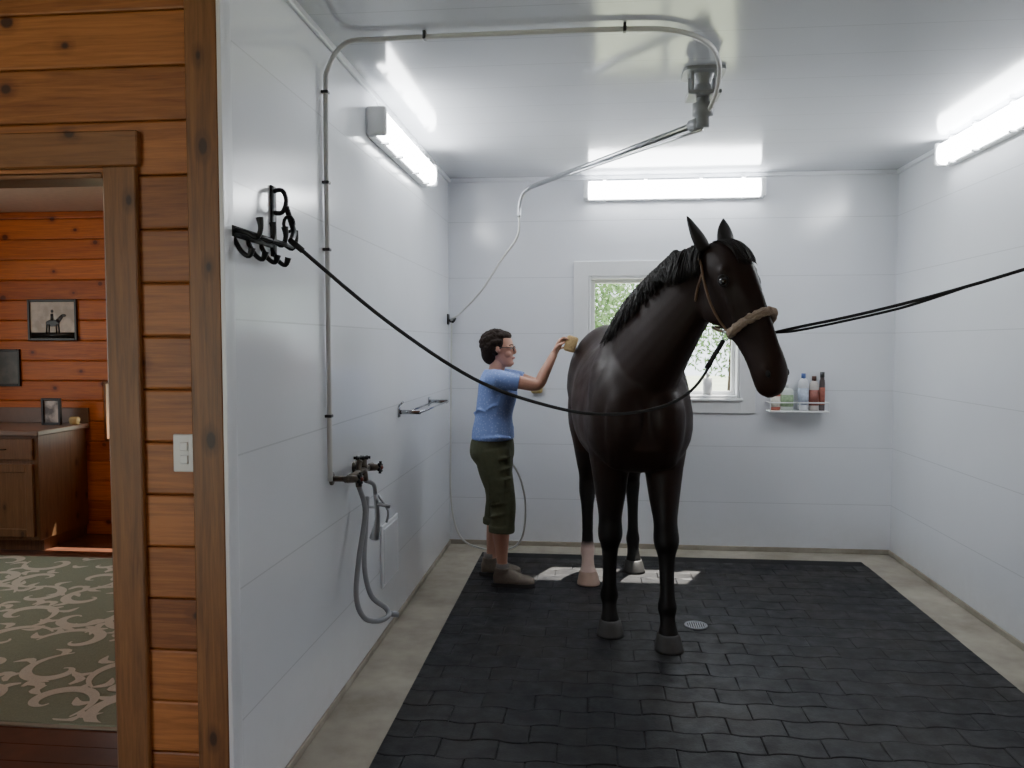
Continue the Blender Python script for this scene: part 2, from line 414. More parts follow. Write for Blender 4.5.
# ---- rubber pavers
bm=bmesh.new()
PX0,PX1,PY0,PY1=-.80,1.90,.9,5.8
box(bm,(PX0,PY0,0),(PX1,PY1,.005),mi=1)
L=.225; R=.14; A=.016
def wv(x):
    t=(x/L*1.0)%1
    if t<.1: q=t/.1
    elif t<.4: q=1
    elif t<.6: q=1-(t-.4)/.1
    elif t<.9: q=-1
    else: q=-1+(t-.9)/.1
    return A*max(-1,min(1,q))*.5
nr=int((PY1-PY0)/R)
for r in range(nr):
    y0=PY0+r*R; y1=y0+R
    x=PX0-(L*.5 if r%2 else 0)
    while x<PX1-.01:
        a=max(x,PX0);b_=min(x+L,PX1)
        if b_-a>.03:
            g=.0015;n=10
            xs=[a+g+(b_-a-2*g)*i/n for i in range(n+1)]
            w0=(lambda q:0) if r==0 else wv
            w1=(lambda q:0) if r==nr-1 else wv
            pts=[(q,y0+g+w0(q)) for q in xs]+[(q,y1-g+w1(q)) for q in reversed(xs)]
            cx,cy=(a+b_)/2,(y0+y1)/2
            dz=random.uniform(-.0008,.0008); tx=random.uniform(-.006,.006); ty=random.uniform(-.006,.006)
            l0=[bm.verts.new((p_[0],p_[1],.003)) for p_ in pts]
            l1=[bm.verts.new((p_[0],p_[1],.0105+dz)) for p_ in pts]
            sx_=1-.008/(b_-a); sy_=1-.008/R
            l2=[bm.verts.new((cx+(p_[0]-cx)*sx_,cy+(p_[1]-cy)*sy_,.0125+dz+(p_[0]-cx)*tx+(p_[1]-cy)*ty)) for p_ in pts]
            m_=len(pts)
            for i in range(m_):
                j=(i+1)%m_
                bm.faces.new((l0[i],l0[j],l1[j],l1[i])); bm.faces.new((l1[i],l1[j],l2[j],l2[i]))
            bm.faces.new(l2)
        x+=L
mk('rubber_paver_mat',bm,[M_rubber,M_rubber_base])
FZ=.0135
bm=bmesh.new(); cx,cy=.57,4.36
tube(bm,[(cx+.058*math.cos(a),cy+.058*math.sin(a),FZ+.003) for a in [i*2*pi/24 for i in range(25)]],.005,6,1)
for i in range(-4,5):
    h=math.sqrt(max(0,.055**2-(i*.012)**2)); box(bm,(cx+i*.012-.0028,cy-h,FZ),(cx+i*.012+.0028,cy+h,FZ+.004))
mk('floor_drain',bm,M_steel)

# ------------------------------------------------------------------ horse
HO=V3((.186,4.717,FZ)); HA=math.atan2(-.995,.098)
HM=Matrix.Translation(HO)@Matrix.Rotation(HA,4,'Z')
RI=Matrix.Rotation(-HA,3,'Z')
horse=empty('horse',HO,HA)
bm=bmesh.new()
def S(f,zc,hh,hw,k): return ((f,0,zc),(0,hw,0),(0,0,hh),k)
loft(bm,[S(-.82,1.30,.11,.07,0),S(-.78,1.30,.20,.16,.1),S(-.68,1.315,.28,.25,.1),S(-.54,1.335,.315,.29,.14),S(-.38,1.325,.33,.300,.16),
 S(-.2,1.26,.335,.29,.12),S(0,1.21,.35,.305,.1),S(.18,1.22,.375,.295,.2),S(.33,1.275,.405,.27,.40),S(.46,1.26,.39,.262,.36),
 S(.6,1.20,.33,.265,.18),S(.70,1.17,.26,.245,.05),S(.79,1.16,.16,.17,0)],28,4,2.25)
neck=[((.40,0,1.34),.31,.19),((.56,.015,1.445),.285,.165),((.70,.06,1.565),.240,.130),((.81,.125,1.685),.195,.102),((.89,.19,1.785),.162,.088),((.935,.235,1.865),.135,.082)]
nrows=[]; ncen=[V3(q[0]) for q in neck]; nfr=[]
for i,(c,dp,w) in enumerate(neck):
    t=(ncen[min(i+1,5)]-ncen[max(i-1,0)]).normalized()
    lat=V3((-t.y,t.x,0)).normalized(); U=t.cross(lat)
    if U.z<0: U=-U
    nfr.append((V3(c),lat,U,dp,w))
    nrows.append((c,lat*w,U*dp,.22))
loft(bm,nrows,24,4,2.1)
HS=1.11
poll=V3((.995,.290,1.945))
hd=V3((.200,-.215,-.56)).normalized(); hfac=V3((.60,-.80,0)); hn_=(hfac-hfac.dot(hd)*hd).normalized(); ht=hn_.cross(hd).normalized()
hd=RI@hd; hn_=RI@hn_; ht=RI@ht
hsec=[(-.05,-.03,.045,.045,0),(.0,-.02,.095,.074,.1),(.07,-.012,.122,.092,.0),(.15,-.018,.132,.094,-.02),(.22,-.020,.127,.083,.0),(.29,-.008,.106,.068,.05),
 (.36,.005,.087,.060,.1),(.44,.010,.075,.056,.1),(.51,.006,.074,.060,.05),(.565,.0,.070,.061,.1),(.605,-.012,.057,.052,.1),(.635,-.018,.028,.028,0)]
def hp(a,n,t): return poll+(hd*a+hn_*n+ht*t)*HS
loft(bm,[(hp(a,c,0),ht*w*HS,hn_*d*HS,k) for a,c,d,w,k in hsec],24,4,2.35)
R3=Matrix((ht,hn_,hd)).transposed()
for s in (-1,1):
    ball(bm,hp(.185,-.075,s*.052),(.044,.092,.112),rot=R3)
    ball(bm,hp(.118,.056,s*.074),(.030,.028,.030),rot=R3)
    ball(bm,hp(.165,.040,s*.080),(.022,.030,.034),rot=R3)
    ball(bm,hp(.545,.022,s*.044),(.024,.034,.040),rot=R3)
    limb(bm,[(*hp(.185,.035,s*.080),.016),(*hp(.27,.012,s*.072),.015),(*hp(.35,-.004,s*.060),.008)],8,3)
    limb(bm,[(*hp(.30,-.085,s*.030),.018),(*hp(.42,-.050,s*.030),.016),(*hp(.54,-.045,s*.026),.018)],8,3)
limb(bm,[(*hp(.12,.105,0),.03),(*hp(.26,.095,0),.026),(*hp(.42,.082,0),.020),(*hp(.52,.07,0),.018)],10,3)
ball(bm,hp(.590,-.050,0),(.036,.028,.030),rot=R3)
def leg(pts): limb(bm,pts,18,4,(1,0,0),2.1)
def fore(ff,s):
    g=ff-.5
    leg([(.50,s*.7,1.34,.13,.06),(.52,s*.88,1.18,.16,.105),(.51,s*1.02,1.02,.14,.120),(.50+g*.15,s*1.02,.88,.115,.100),(.50+g*.35,s,.74,.088,.080),(.5+g*.55,s,.62,.066,.062),
      (.5+g*.65+.006,s,.545,.067,.066),(.5+g*.7+.006,s,.505,.064,.063),(.5+g*.77,s,.45,.046,.046),(.5+g*.85,s,.34,.041,.038),(.5+g*.93,s,.25,.044,.040),
      (ff-.012,s,.195,.055,.050),(ff-.002,s,.15,.042,.040),(ff+.014,s,.105,.044,.043),(ff+.022,s,.07,.055,.052),(ff+.025,s,.045,.053,.050)])
fore(.68,.136); fore(.47,-.134)
def hind(ff,s,hx_):
    h=ff-hx_
    leg([(-.52,s*.75,1.40,.20,.10),(-.50+h*.1,s*.9,1.22,.245,.135),(-.46+h*.25,s,1.06,.20,.13),(-.44+h*.4,s,.92,.14,.105),(-.50+h*.65,s,.78,.092,.076),(-.545+h*.85,s,.68,.066,.055),
      (-.565+h,s,.61,.070,.053),(-.555+h,s,.56,.066,.052),(-.535+h,s,.49,.048,.042),(-.52+h,s,.38,.041,.036),(-.51+h,s,.27,.042,.037),(-.51+h,s,.205,.053,.047),
      (-.495+h,s,.155,.042,.040),(-.478+h,s,.105,.044,.043),(-.468+h,s,.07,.056,.052),(-.465+h,s,.045,.053,.050)])
hind(-.43,-.165,-.49); hind(-.70,.168,-.49)
for s in (-1,1):
    limb(bm,[(.68,s*.09,1.33,.06,.08),(.755,s*.10,1.20,.075,.098),(.735,s*.105,1.07,.075,.092),(.62,s*.11,.94,.07,.08)],16,4)
    limb(bm,[(.36,s*.10,1.56,.08,.05),(.48,s*.175,1.38,.12,.070),(.60,s*.190,1.20,.11,.075)],16,4)
    limb(bm,[(.42,s*.21,1.16,.12,.06),(.40,s*.20,1.02,.11,.06),(.46,s*.16,.92,.08,.05)],16,4)
limb(bm,[(-.74,0,1.55,.05),(-.82,0,1.53,.036),(-.87,0,1.43,.030),(-.885,0,1.30,.022)],12,4)
body=mk('body',bm,M_coat,None); remesh(body,.010,7,.5)
me=body.data; ca=me.color_attributes.new('Col','FLOAT_COLOR','POINT')
def lerp(a,b_,t): t=max(0,min(1,t)); return tuple(x+(y_-x)*t for x,y_ in zip(a,b_))
bay=(.023,.011,.008); blk=(.007,.006,.005); brn=(.060,.026,.014); wht=(.70,.52,.45)
for v in me.vertices:
    c=v.co; col=lerp(blk,bay,(c.z-.55)/.35)
    if .85<c.z<1.3 and c.x<.5: col=lerp(col,brn,.4*(1-abs(c.z-1.05)/.3))
    rel=(c-poll)/HS; a=rel.dot(hd)
    if c.x>.85 and a>.40: col=lerp(col,brn,(a-.40)/.12*.15)
    if c.x<-.2 and c.y<0 and c.z<.30: col=lerp(wht,col,(c.z-.215)/.05+.12*noise.noise(c*40))
    ca.data[v.index].color=(*col,1)
body.parent=horse
bm=bmesh.new()
up=-hd
for s,tw,sp in ((-1,-.25,.18),(1,.3,.34)):
    base=hp(-.025,-.005,s*.064); dirn=(up*1.0+hn_*.05+ht*s*sp).normalized()
    side=(ht+hn_*tw*1.0).normalized(); fr_=dirn.cross(side).normalized(); side=fr_.cross(dirn)
    secs=[]
    for q,w,d in ((-.01,.026,.026),(.03,.038,.030),(.075,.040,.024),(.12,.030,.015),(.155,.014,.009),(.175,.002,.002)):
        secs.append((base+dirn*q,side*w,fr_*d,0))
    loft(bm,secs,14,3,2)
mk('ears',bm,M_mane,horse,True)
bm=bmesh.new()
for s in (-1,1): ball(bm,hp(.158,.044,s*.088),.0235)
mk('eyes',bm,M_eyed,horse,True)
bm=bmesh.new()
for s in (-1,1):
    ax=(ht*s*.88+hn_*.45).normalized(); u1=hd; u2=ax.cross(u1).normalized(); c0=hp(.158,.044,s*.088)+ax*.010
    tube(bm,[c0+u1*math.cos(i*pi/8)*.024+u2*math.sin(i*pi/8)*.019 for i in range(17)],.0065,8,1)
mk('eyelids',bm,M_mane,horse,True)
bm=bmesh.new()
for s in (-1,1): ball(bm,hp(.560,.034,s*.053),(.009,.013,.020),rot=R3)
tube(bm,[hp(.555,-.037,-.055),hp(.595,-.024,-.047),hp(.631,-.013,0),hp(.595,-.024,.047),hp(.555,-.037,.055)],.0035,6,4)
mk('nostrils',bm,M_nostril,horse,True)
bm=bmesh.new()
def hoof(f,s,mi):
    k=1.16
    secs=[((f+.0,s,.075),(.048*k,0,0),(0,.047*k,0),0),((f+.008,s,.06),(.054*k,0,0),(0,.051*k,0),0),((f+.020,s,.03),(.062*k,0,0),(0,.058*k,0),0),((f+.030,s,0),(.069*k,0,0),(0,.064*k,0),0)]
    loft(bm,secs,20,2,2.1,mi)
hoof(.703,.136,0);hoof(.493,-.134,0);hoof(-.407,-.165,1);hoof(-.675,.168,0)
mk('hooves',bm,[M_hoof,M_hoofl],horse,True)
hrows=catmull([list(x) for x in hsec],8)
def hs(a):
    for r0,r1 in zip(hrows,hrows[1:]):
        if r0[0]<=a<=r1[0]:
            t=(a-r0[0])/max(1e-9,r1[0]-r0[0]); return [x+(y_-x)*t for x,y_ in zip(r0,r1)]
    return hrows[-1]
def hsurf(a,phi,off):
    _,c,d,w,k=hs(a); ca_,sa=math.cos(phi),math.sin(phi)
    return hp(a,c+(d+off)*sa,(w+off)*ca_*(1-k*sa))
bm=bmesh.new()
rows=catmull([list(c)+list(lat)+list(U)+[dp,w] for c,lat,U,dp,w in nfr],10)
def npt(i_f,phi,off):
    i=max(0,min(int(i_f),len(rows)-2)); t=i_f-i
    r=[a+(b_-a)*t for a,b_ in zip(rows[i],rows[i+1])]
    c=V3(r[:3]); lat=V3(r[3:6]); U=V3(r[6:9]); dp,w=r[9],r[10]
    ca_,sa=math.cos(phi),math.sin(phi)
    return c+U*(dp+off)*ca_-lat*(w+off)*sa*(1-.22*ca_)
NR=len(rows)-1
for k in range(1900):
    q=random.uniform(.10,1.0)*NR; ph0=random.uniform(-.30,.15); ln=random.uniform(.6,1.1)
    dq=random.uniform(-.5,2.2); o_=random.uniform(.006,.036); cl=.5*math.sin(q*1.7)+.3*math.sin(q*4.1)
    pts=[npt(q,ph0,-.006),npt(q+dq*.2,ph0+ln*.35,.014+o_),npt(max(0,q-dq*.5+cl*.4),ph0+ln*.7,.010+o_),npt(max(0,q-dq+cl),ph0+ln*1.05,.006+o_*1.3)]
    tube(bm,pts,[.004,.0045,.004,.001],4,3)
nlat=nfr[-1][1]; nU=nfr[-1][2]; b0_=npt(NR,0,-.01); b1_=hp(-.045,-.02,0)
for k in range(420):
    t=random.uniform(-.15,1.0); bs=b0_.lerp(b1_,t)+nlat*random.uniform(-.02,.02)
    j=V3((random.gauss(0,.008),random.gauss(0,.008),0)); ln=random.uniform(.8,1.2)
    pts=[bs,bs+nU*random.uniform(.016,.03)-nlat*.025+j*.5,bs-nlat*.078*ln+V3((0,0,-.045))+j,bs-nlat*.098*ln+V3((0,0,-.12*ln))+j*2]
    tube(bm,pts,[.004,.0045,.004,.001],4,3)
for k in range(240):
    ph=pi/2+random.uniform(-.5,.5); o_=random.uniform(.003,.014); en=random.uniform(.06,.13); dp_=random.uniform(-.25,.25)
    pts=[hsurf(-.045,ph,.0),hsurf(-.01,ph,.010+o_),hsurf(en*.5,pi/2+(ph-pi/2)*.8+dp_*.5,.008+o_),hsurf(en,pi/2+(ph-pi/2)*.7+dp_,.010+o_*.6)]
    tube(bm,pts,[.004,.0045,.0035,.001],4,3)
mk('mane',bm,M_mane,horse,True)
bm=bmesh.new()
for k in range(420):
    a=random.uniform(0,2*pi); rr=random.uniform(0,1)**.5
    u,w=math.cos(a)*rr,math.sin(a)*rr; z0=random.uniform(1.25,1.52); end=random.uniform(.42,.75)
    tube(bm,[(-.86+u*.02,w*.02,z0),(-.90+u*.04,w*.045,z0-.2),(-.90+u*.06,w*.07-.02,.9),(-.88+u*.06,w*.065-.03,(.9+end)/2),(-.86+u*.04,w*.04-.04,end)],[.005,.005,.0045,.004,.001],4,3)
mk('tail',bm,M_tail,horse,True)

# ---- halter
halt=empty('halter',HO,HA)
bm=bmesh.new()
pts=[hsurf(.345-.01*math.sin(2*pi*i/40),2*pi*i/40,.020) for i in range(-3,24)]
tube(bm,pts,[.020+.003*math.sin(i*3.1) for i in range(len(pts))],12,2)
for v in bm.verts: v.co+=noise.noise_vector(v.co*60)*.006
mk('fleece_noseband',bm,M_fleece,halt,True)
bm=bmesh.new()
def strap(pts,w=.010): tube(bm,pts,w*.62,8,4)
strap([hsurf(.345,2*pi*i/24,.010) for i in range(25)])
for s in (0,1):
    sd=lambda ph: (pi-ph) if s else ph
    sg=-1 if s else 1
    strap([hsurf(.34,sd(-.55),.012),hsurf(.27,sd(-.35),.020),hsurf(.2,sd(-.15),.024),hsurf(.12,sd(-.1),.018),hsurf(.04,sd(-.05),.014),hp(-.01,-.03,sg*.088),hp(-.055,-.04,sg*.054),hp(-.068,-.04,0)])
    strap([hsurf(.08,sd(-.1),.016),hsurf(.13,sd(-.6),.026),hsurf(.19,sd(-1.1),.048),hsurf(.2,-pi/2,.050)])
    strap([hsurf(.34,sd(-.55),.010),hsurf(.28,sd(-1.1),.026),hsurf(.25,-pi/2,.040)])
mk('leather_straps',bm,M_leather,halt,True)
bm=bmesh.new()
def oring(c,ax1,ax2,r,t=.003):
    tube(bm,[c+ax1*math.cos(i*pi/8)*r+ax2*math.sin(i*pi/8)*r for i in range(17)],t,6,1)
ringL=hsurf(.345,pi+.65,.028); ringR=hsurf(.345,-.75,.026)
oring(ringL,hd,hn_,.020);oring(ringR,hd,hn_,.020)
mk('rings',bm,M_steel,halt,True)

# ---- cross ties
ws=HM@ringL; wr=HM@ringR
bm=bmesh.new()
P0=V3((-.985,2.56,1.885))
pts=[P0]
for s,z in ((.17,1.63),(.347,1.42),(.5,1.315),(.645,1.262),(.8,1.275),(.91,1.36)):
    q=P0.lerp(ws,s); pts.append((q.x,q.y,z))
pts.append(ws+V3((-.01,-.01,-.02)))
tube(bm,pts,.0068,8,8)
tube(bm,[V3(pts[-1]).lerp(V3(pts[-2]),.6),V3(pts[-1])],.011,8,1)
tube(bm,[V3(pts[0]),V3(pts[0]).lerp(V3(pts[1]),.12)],.010,8,1)
mk('cross_tie',bm,M_rope,None,True)
bm=bmesh.new()
A1=V3((2.13,2.62,2.08)); pr=[]
for i in range(9):
    s=i/8; q=wr.lerp(A1,s); q.z-=.16*4*s*(1-s)*.4; pr.append(q)
pr[0]=wr+V3((.01,-.01,-.01))
tube(bm,pr,.0068,8,6)
p2=[pr[0].lerp(pr[1],.5)]+[p_+V3((0,0,-.014)) for p_ in pr[1:4]]+[pr[4]]
tube(bm,p2,.0055,8,6)
tube(bm,[pr[0],pr[0].lerp(pr[1],.35)],.011,8,1)
mk('cross_tie',bm,M_rope,None,True)

# wall hook racks
def lohi(a,b_): return tuple(min(x,y_) for x,y_ in zip(a,b_)),tuple(max(x,y_) for x,y_ in zip(a,b_))
def rack(name,x,sgn,y0):
    e=empty(name,(x,y0,1.885)); bm=bmesh.new()
    o=lambda a,y_,z_:V3((sgn*a,y_,z_))
    lo,hi=lohi(o(0,-.20,-.012),o(.008,.12,.022)); box(bm,lo,hi,.002)
    for y_ in (-.18,-.08,.02,.11):
        tube(bm,[o(0,y_,.01),o(.045,y_,.0),o(.075,y_,-.015),o(.088,y_,.012),o(.085,y_,.045)],[.0085,.0085,.008,.008,.012],8,4)
        tube(bm,[o(0,y_,-.01),o(.025,y_,-.055),o(.05,y_,-.07),o(.06,y_,-.045)],[.008,.008,.008,.011],8,4)
    tube(bm,[o(.075,-.19,-.01),o(.085,.02,-.01),o(.075,.12,-.01)],.007,8,3)
    lo,hi=lohi(o(0,.105,-.04),o(.008,.145,.20)); box(bm,lo,hi,.002)
    tube(bm,[o(.0,.125,.18),o(.035,.125,.185),o(.05,.125,.15),o(.035,.125,.11),o(.0,.125,.11)],.008,8,4)
    tube(bm,[o(.05,.125,.13),o(.065,.125,.08),o(.085,.10,.04),o(.10,.04,.005),o(.105,.02,.0)],.010,8,4)
    tube(bm,[o(.06+.018*math.cos(i*pi/6),.12,.07+.026*math.sin(i*pi/6)) for i in range(13)],.006,8,1)
    mk('hooks',bm,M_blackmet,e,True)
rack('bridle_hook_rack',XL,1,2.54); rack('bridle_hook_rack',XR,-1,2.62)

# ---- overhead wash boom
boom=empty('overhead_wash_boom',(.5,3.8,ZC))
bm=bmesh.new()
loft(bm,[((0,0,0),(.095,0,0),(0,.095,0),0),((0,0,-.015),(.095,0,0),(0,.095,0),0)],24,1,6)
for x in (-.055,.055):
    for y_ in (-.055,.055): tube(bm,[(x,y_,-.015),(x,y_,-.10)],.008,8,1)
loft(bm,[((0,0,-.015),(.05,0,0),(0,.05,0),0),((0,0,-.06),(.035,0,0),(0,.035,0),0),((0,0,-.10),(.05,0,0),(0,.05,0),0)],20,2)
box(bm,(-.075,-.075,-.118),(.075,.075,-.10),.004)
mk('mount',bm,M_grayp,boom)
bm=bmesh.new()
tube(bm,[(0,0,-.1),(0,0,-.14),(0,0,-.145),(0,0,-.20),(0,0,-.205),(0,0,-.25)],[.03,.03,.048,.048,.030,.030],16,1)
E=V3((-.89,1.23,-.27)); s0=V3((0,0,-.225))
tube(bm,[s0,s0.lerp(E,.05)],.028,12,1)
mk('swivel',bm,M_grayp,boom,True)
bm=bmesh.new()
tube(bm,[s0,E],.015,10,1); tube(bm,[s0+V3((0,0,-.035)),s0.lerp(E,.5)+V3((0,0,-.02)),E],.007,8,3)
tube(bm,[E-(E-s0).normalized()*.02,E,E+V3((-.05,.06,-.03)),E+V3((-.075,.085,-.10)),E+V3((-.078,.09,-.17))],[.015,.015,.012,.012,.012],10,4)
mk('arm',bm,M_steel,boom,True)
bm=bmesh.new(); Ew=V3((.5,3.8,ZC))+E+V3((-.078,.09,-.17))
tube(bm,[Ew+V3((0,0,.02)),Ew+V3((-.01,.01,-.12)),(-.60,5.30,2.10),(-.78,5.55,1.90),(-.98,5.85,1.76),(-1.055,5.98,1.73),(-1.06,6.0,1.66),(-1.06,5.97,1.3),(-1.06,5.94,.8),(-1.05,5.90,.35),(-.98,5.88,.10),(-.82,5.86,.018),(-.62,5.84,.02),(-.50,5.72,.14),(-.46,5.55,.42),(-.50,5.42,.66),(-.60,5.36,.80)],.007,8,6)
tube(bm,[(-.60,5.36,.79),(-.63,5.35,.90)],.012,8,1)
mk('wash_hose',bm,M_hosew,None,True)
bm=bmesh.new(); tube(bm,[(-1.09,6.0,1.73),(-1.05,6.0,1.71),(-1.03,5.99,1.74)],.01,8,3); box(bm,(-1.09,5.97,1.69),(-1.08,6.03,1.77),.002); mk('hose_hook',bm,M_black,None,True)
bm=bmesh.new()
tube(bm,[(XL+.016,3.19,.98),(XL+.016,3.19,1.8),(XL+.016,3.19,2.52),(XL+.03,3.19,2.66),(XL+.10,3.20,2.755),(XL+.24,3.21,2.768),(-.5,3.2,2.768),(.10,3.2,2.768),(.32,3.24,2.768),(.46,3.38,2.768),(.53,3.55,2.755),(.55,3.68,2.70),(.53,3.75,2.62),(.505,3.79,2.60)],.0105,10,6)
mk('supply_pipe',bm,M_hosew,None,True)
bm=bmesh.new()
for z in (2.56,2.2,1.93,1.25): box(bm,(XL,3.176,z-.006),(XL+.029,3.204,z+.006),.002)
for x in (-.67,.12): box(bm,(x-.006,3.186,ZC-.034),(x+.006,3.214,ZC),.002)
mk('pipe_clip',bm,M_black)

# ---- faucet
fa=empty('wall_faucet',(XL,3.45,.98)); bm=bmesh.new()
for y_ in (-.20,.12): tube(bm,[(0,y_,0),(.07,y_,0)],.012,10,1); tube(bm,[(0,y_,0),(.008,y_,0)],.028,14,1)
tube(bm,[(.07,-.22,0),(.07,.18,0)],.014,10,1)
for y_ in (-.2,.12): tube(bm,[(.07,y_,0),(.12,y_,0)],[.018,.014],10,1)
tube(bm,[(.07,-.03,0),(.07,-.03,.04),(.075,-.03,.055)],.013,10,3)
tube(bm,[(.07,-.05,0),(.075,-.05,-.06)],.014,10,1); tube(bm,[(.07,.05,0),(.075,.05,-.05)],.014,10,1)
tube(bm,[(.07,.05,0),(.07,.05,.05)],.013,10,1)
mk('body',bm,M_brass,fa,True)
bm=bmesh.new()
def cross(c,ax):
    for k in range(3):
        a=k*pi/3+.3; d=V3((0,math.cos(a),math.sin(a))) if ax=='x' else V3((math.cos(a),math.sin(a),0))
        tube(bm,[c-d*.028,c,c+d*.028],[.007,.005,.007],8,2)
cross(V3((.125,-.2,0)),'x');cross(V3((.125,.12,0)),'x');cross(V3((.075,-.03,.065)),'z');cross(V3((.07,.05,.055)),'z')
mk('handles',bm,[M_blackmet],fa,True)
bm=bmesh.new(); ball(bm,(.13,.12,0),.010); ball(bm,(.13,-.2,0),.010); mk('caps',bm,M_red,fa,True)
bm=bmesh.new()
tube(bm,[(-1.015,3.40,.92),(-1.0,3.44,.80),(-1.0,3.34,.62),(-.99,3.26,.48),(-.96,3.26,.39),(-.92,3.34,.345),(-.89,3.41,.345),(-.91,3.44,.37),(-.97,3.42,.43),(-1.0,3.42,.56),(-1.02,3.52,.72),(-1.03,3.58,.84)],.0115,10,6)
tube(bm,[(-.90,3.43,.350),(-.86,3.46,.335)],.013,10,1)
tube(bm,[(-1.015,3.50,.93),(-1.0,3.58,.90),(-1.02,3.68,.84)],.010,10,4)
mk('garden_hose',bm,M_hose,None,True)
bm=bmesh.new()
tube(bm,[(-1.05,3.76,.60),(-1.03,3.75,.70),(-1.03,3.72,.83)],[.024,.013,.012],10,3); tube(bm,[(-1.03,3.73,.78),(-.97,3.76,.76)],.010,8,1); tube(bm,[(-1.09,3.74,.76),(-1.03,3.74,.76)],.008,8,1)
tube(bm,[(-1.02,3.73,.82),(-.98,3.76,.74),(-.99,3.77,.68)],.006,8,3)
mk('spray_nozzle',bm,M_steel,None,True)
bm=bmesh.new(); box(bm,(XL,4.02,.27),(XL+.012,4.36,.60),.004); box(bm,(XL+.010,4.04,.29),(XL+.018,4.34,.58),.004); mk('access_panel',bm,M_trimw)
tr=empty('towel_rack',(XL,4.85,1.16)); bm=bmesh.new()
for y_ in (-.42,.42):
    tube(bm,[(0,y_,0),(.13,y_,0)],.008,8,1); box(bm,(0,y_-.02,-.03),(.01,y_+.02,.03),.003); box(bm,(.0,y_-.008,-.012),(.13,y_+.008,.012),.003)
for x in (.05,.13): tube(bm,[(x,-.44,0),(x,.44,0)],.006,8,1)
tube(bm,[(.0,-.42,.03),(.03,-.42,.06)],.006,8,1)
mk('rails',bm,M_chrome,tr,True)
bm=bmesh.new(); box(bm,(-.46,YB-.05,1.17),(-.37,YB-.0,1.28),.02,seg=3); mk('soap_dispenser',bm,M_yellow,None,True)
sh=empty('bottle_shelf',(1.49,YB,1.06)); bm=bmesh.new()
box(bm,(-.21,-.13,-.012),(.21,0,0),.003); tube(bm,[(-.21,-.0,.06),(-.205,-.128,.06),(.205,-.128,.06),(.21,0,.06)],.004,6,1)
for x in (-.205,0,.205): tube(bm,[(x,-.128,0),(x,-.128,.06)],.003,6,1)
mk('tray',bm,M_white,sh)
def bottle(x,w,h,col,cap,lab,y_=-.06):
    e=empty('bottle',(1.49+x,YB+y_,1.0605)); bm=bmesh.new()
    secs=[((0,0,0),(w*.9,0,0),(0,w*.6,0),0),((0,0,.008),(w,0,0),(0,w*.68,0),0),((0,0,h*.7),(w,0,0),(0,w*.68,0),0),((0,0,h*.8),(w*.8,0,0),(0,w*.6,0),0),((0,0,h*.87),(.014,0,0),(0,.014,0),0)]
    loft(bm,secs,16,2,2.8); mk('body',bm,simple('bottle_body',col,.35),e,True)
    bm=bmesh.new(); tube(bm,[(0,0,h*.86),(0,0,h)],.016,12,1); mk('cap',bm,simple('bottle_cap',cap,.35),e,True)
    bm=bmesh.new(); loft(bm,[((0,0,h*.15),(w*1.02,0,0),(0,w*.70,0),0),((0,0,h*.6),(w*1.02,0,0),(0,w*.70,0),0)],16,1,2.8); mk('label',bm,simple('bottle_label',lab,.5,var=.5,vs=60),e,True)
bottle(-.155,.033,.17,(.4,.12,.08),(.6,.6,.6),(.6,.58,.5)); bottle(-.075,.045,.19,(.6,.65,.6),(.6,.6,.6),(.25,.35,.2)); bottle(.04,.036,.27,(.65,.66,.7),(.05,.10,.3),(.4,.45,.55)); bottle(.115,.034,.25,(.5,.45,.42),(.08,.03,.02),(.25,.08,.06)); bottle(.172,.02,.28,(.08,.06,.06),(.02,.02,.02),(.3,.08,.05))
bm=bmesh.new(); loft(bm,[((.86,6.09,1.163),(.035,0,0),(0,.02,0),0),((.86,6.09,1.29),(.035,0,0),(0,.02,0),0)],16,1,3); tube(bm,[(.86,6.09,1.285),(.86,6.09,1.33)],.012,10,1); mk('shampoo_bottle',bm,simple('white_bottle',(.6,.6,.6),.35),None,True)
ls=empty('light_switch',(-1.235,YF,1.215)); bm=bmesh.new(); box(bm,(-.036,-.008,-.058),(.036,.0,.058),.004,seg=3); mk('plate',bm,M_white,ls)
bm=bmesh.new()
for z in (-.02,.02): box(bm,(-.014,-.012,z-.014),(.014,-.006,z+.014),.003)
mk('toggles',bm,M_trimw,ls)

# ------------------------------------------------------------------ tack room furniture
cab=empty('counter_cabinet',(-4.85,5.745,0)); bm=bmesh.new()
box(bm,(-.8,-.27,.09),(.8,.30,.87),.004); box(bm,(-.78,-.21,0),(.78,.3,.09))
for i in range(3):
    x0=-.78+i*.525; box(bm,(x0,-.29,.12),(x0+.5,-.27,.66),.006); fr(bm,x0,x0+.5,.12,.66,-.30,-.288,.06); box(bm,(x0,-.29,.69),(x0+.5,-.27,.85),.006)
mk('carcass',bm,M_cab,cab)
bm=bmesh.new(); box(bm,(-.83,-.31,.87),(.83,.30,.91),.006); box(bm,(-.83,.28,.91),(.83,.30,1.03),.003); mk('countertop',bm,M_laminate,cab)
bm=bmesh.new()
for i in range(3): 
    x=-.53+i*.525; tube(bm,[(x-.05,-.30,.77),(x-.04,-.32,.77),(x+.04,-.32,.77),(x+.05,-.30,.77)],.005,6,2)
mk('handles',bm,M_black,cab,True)
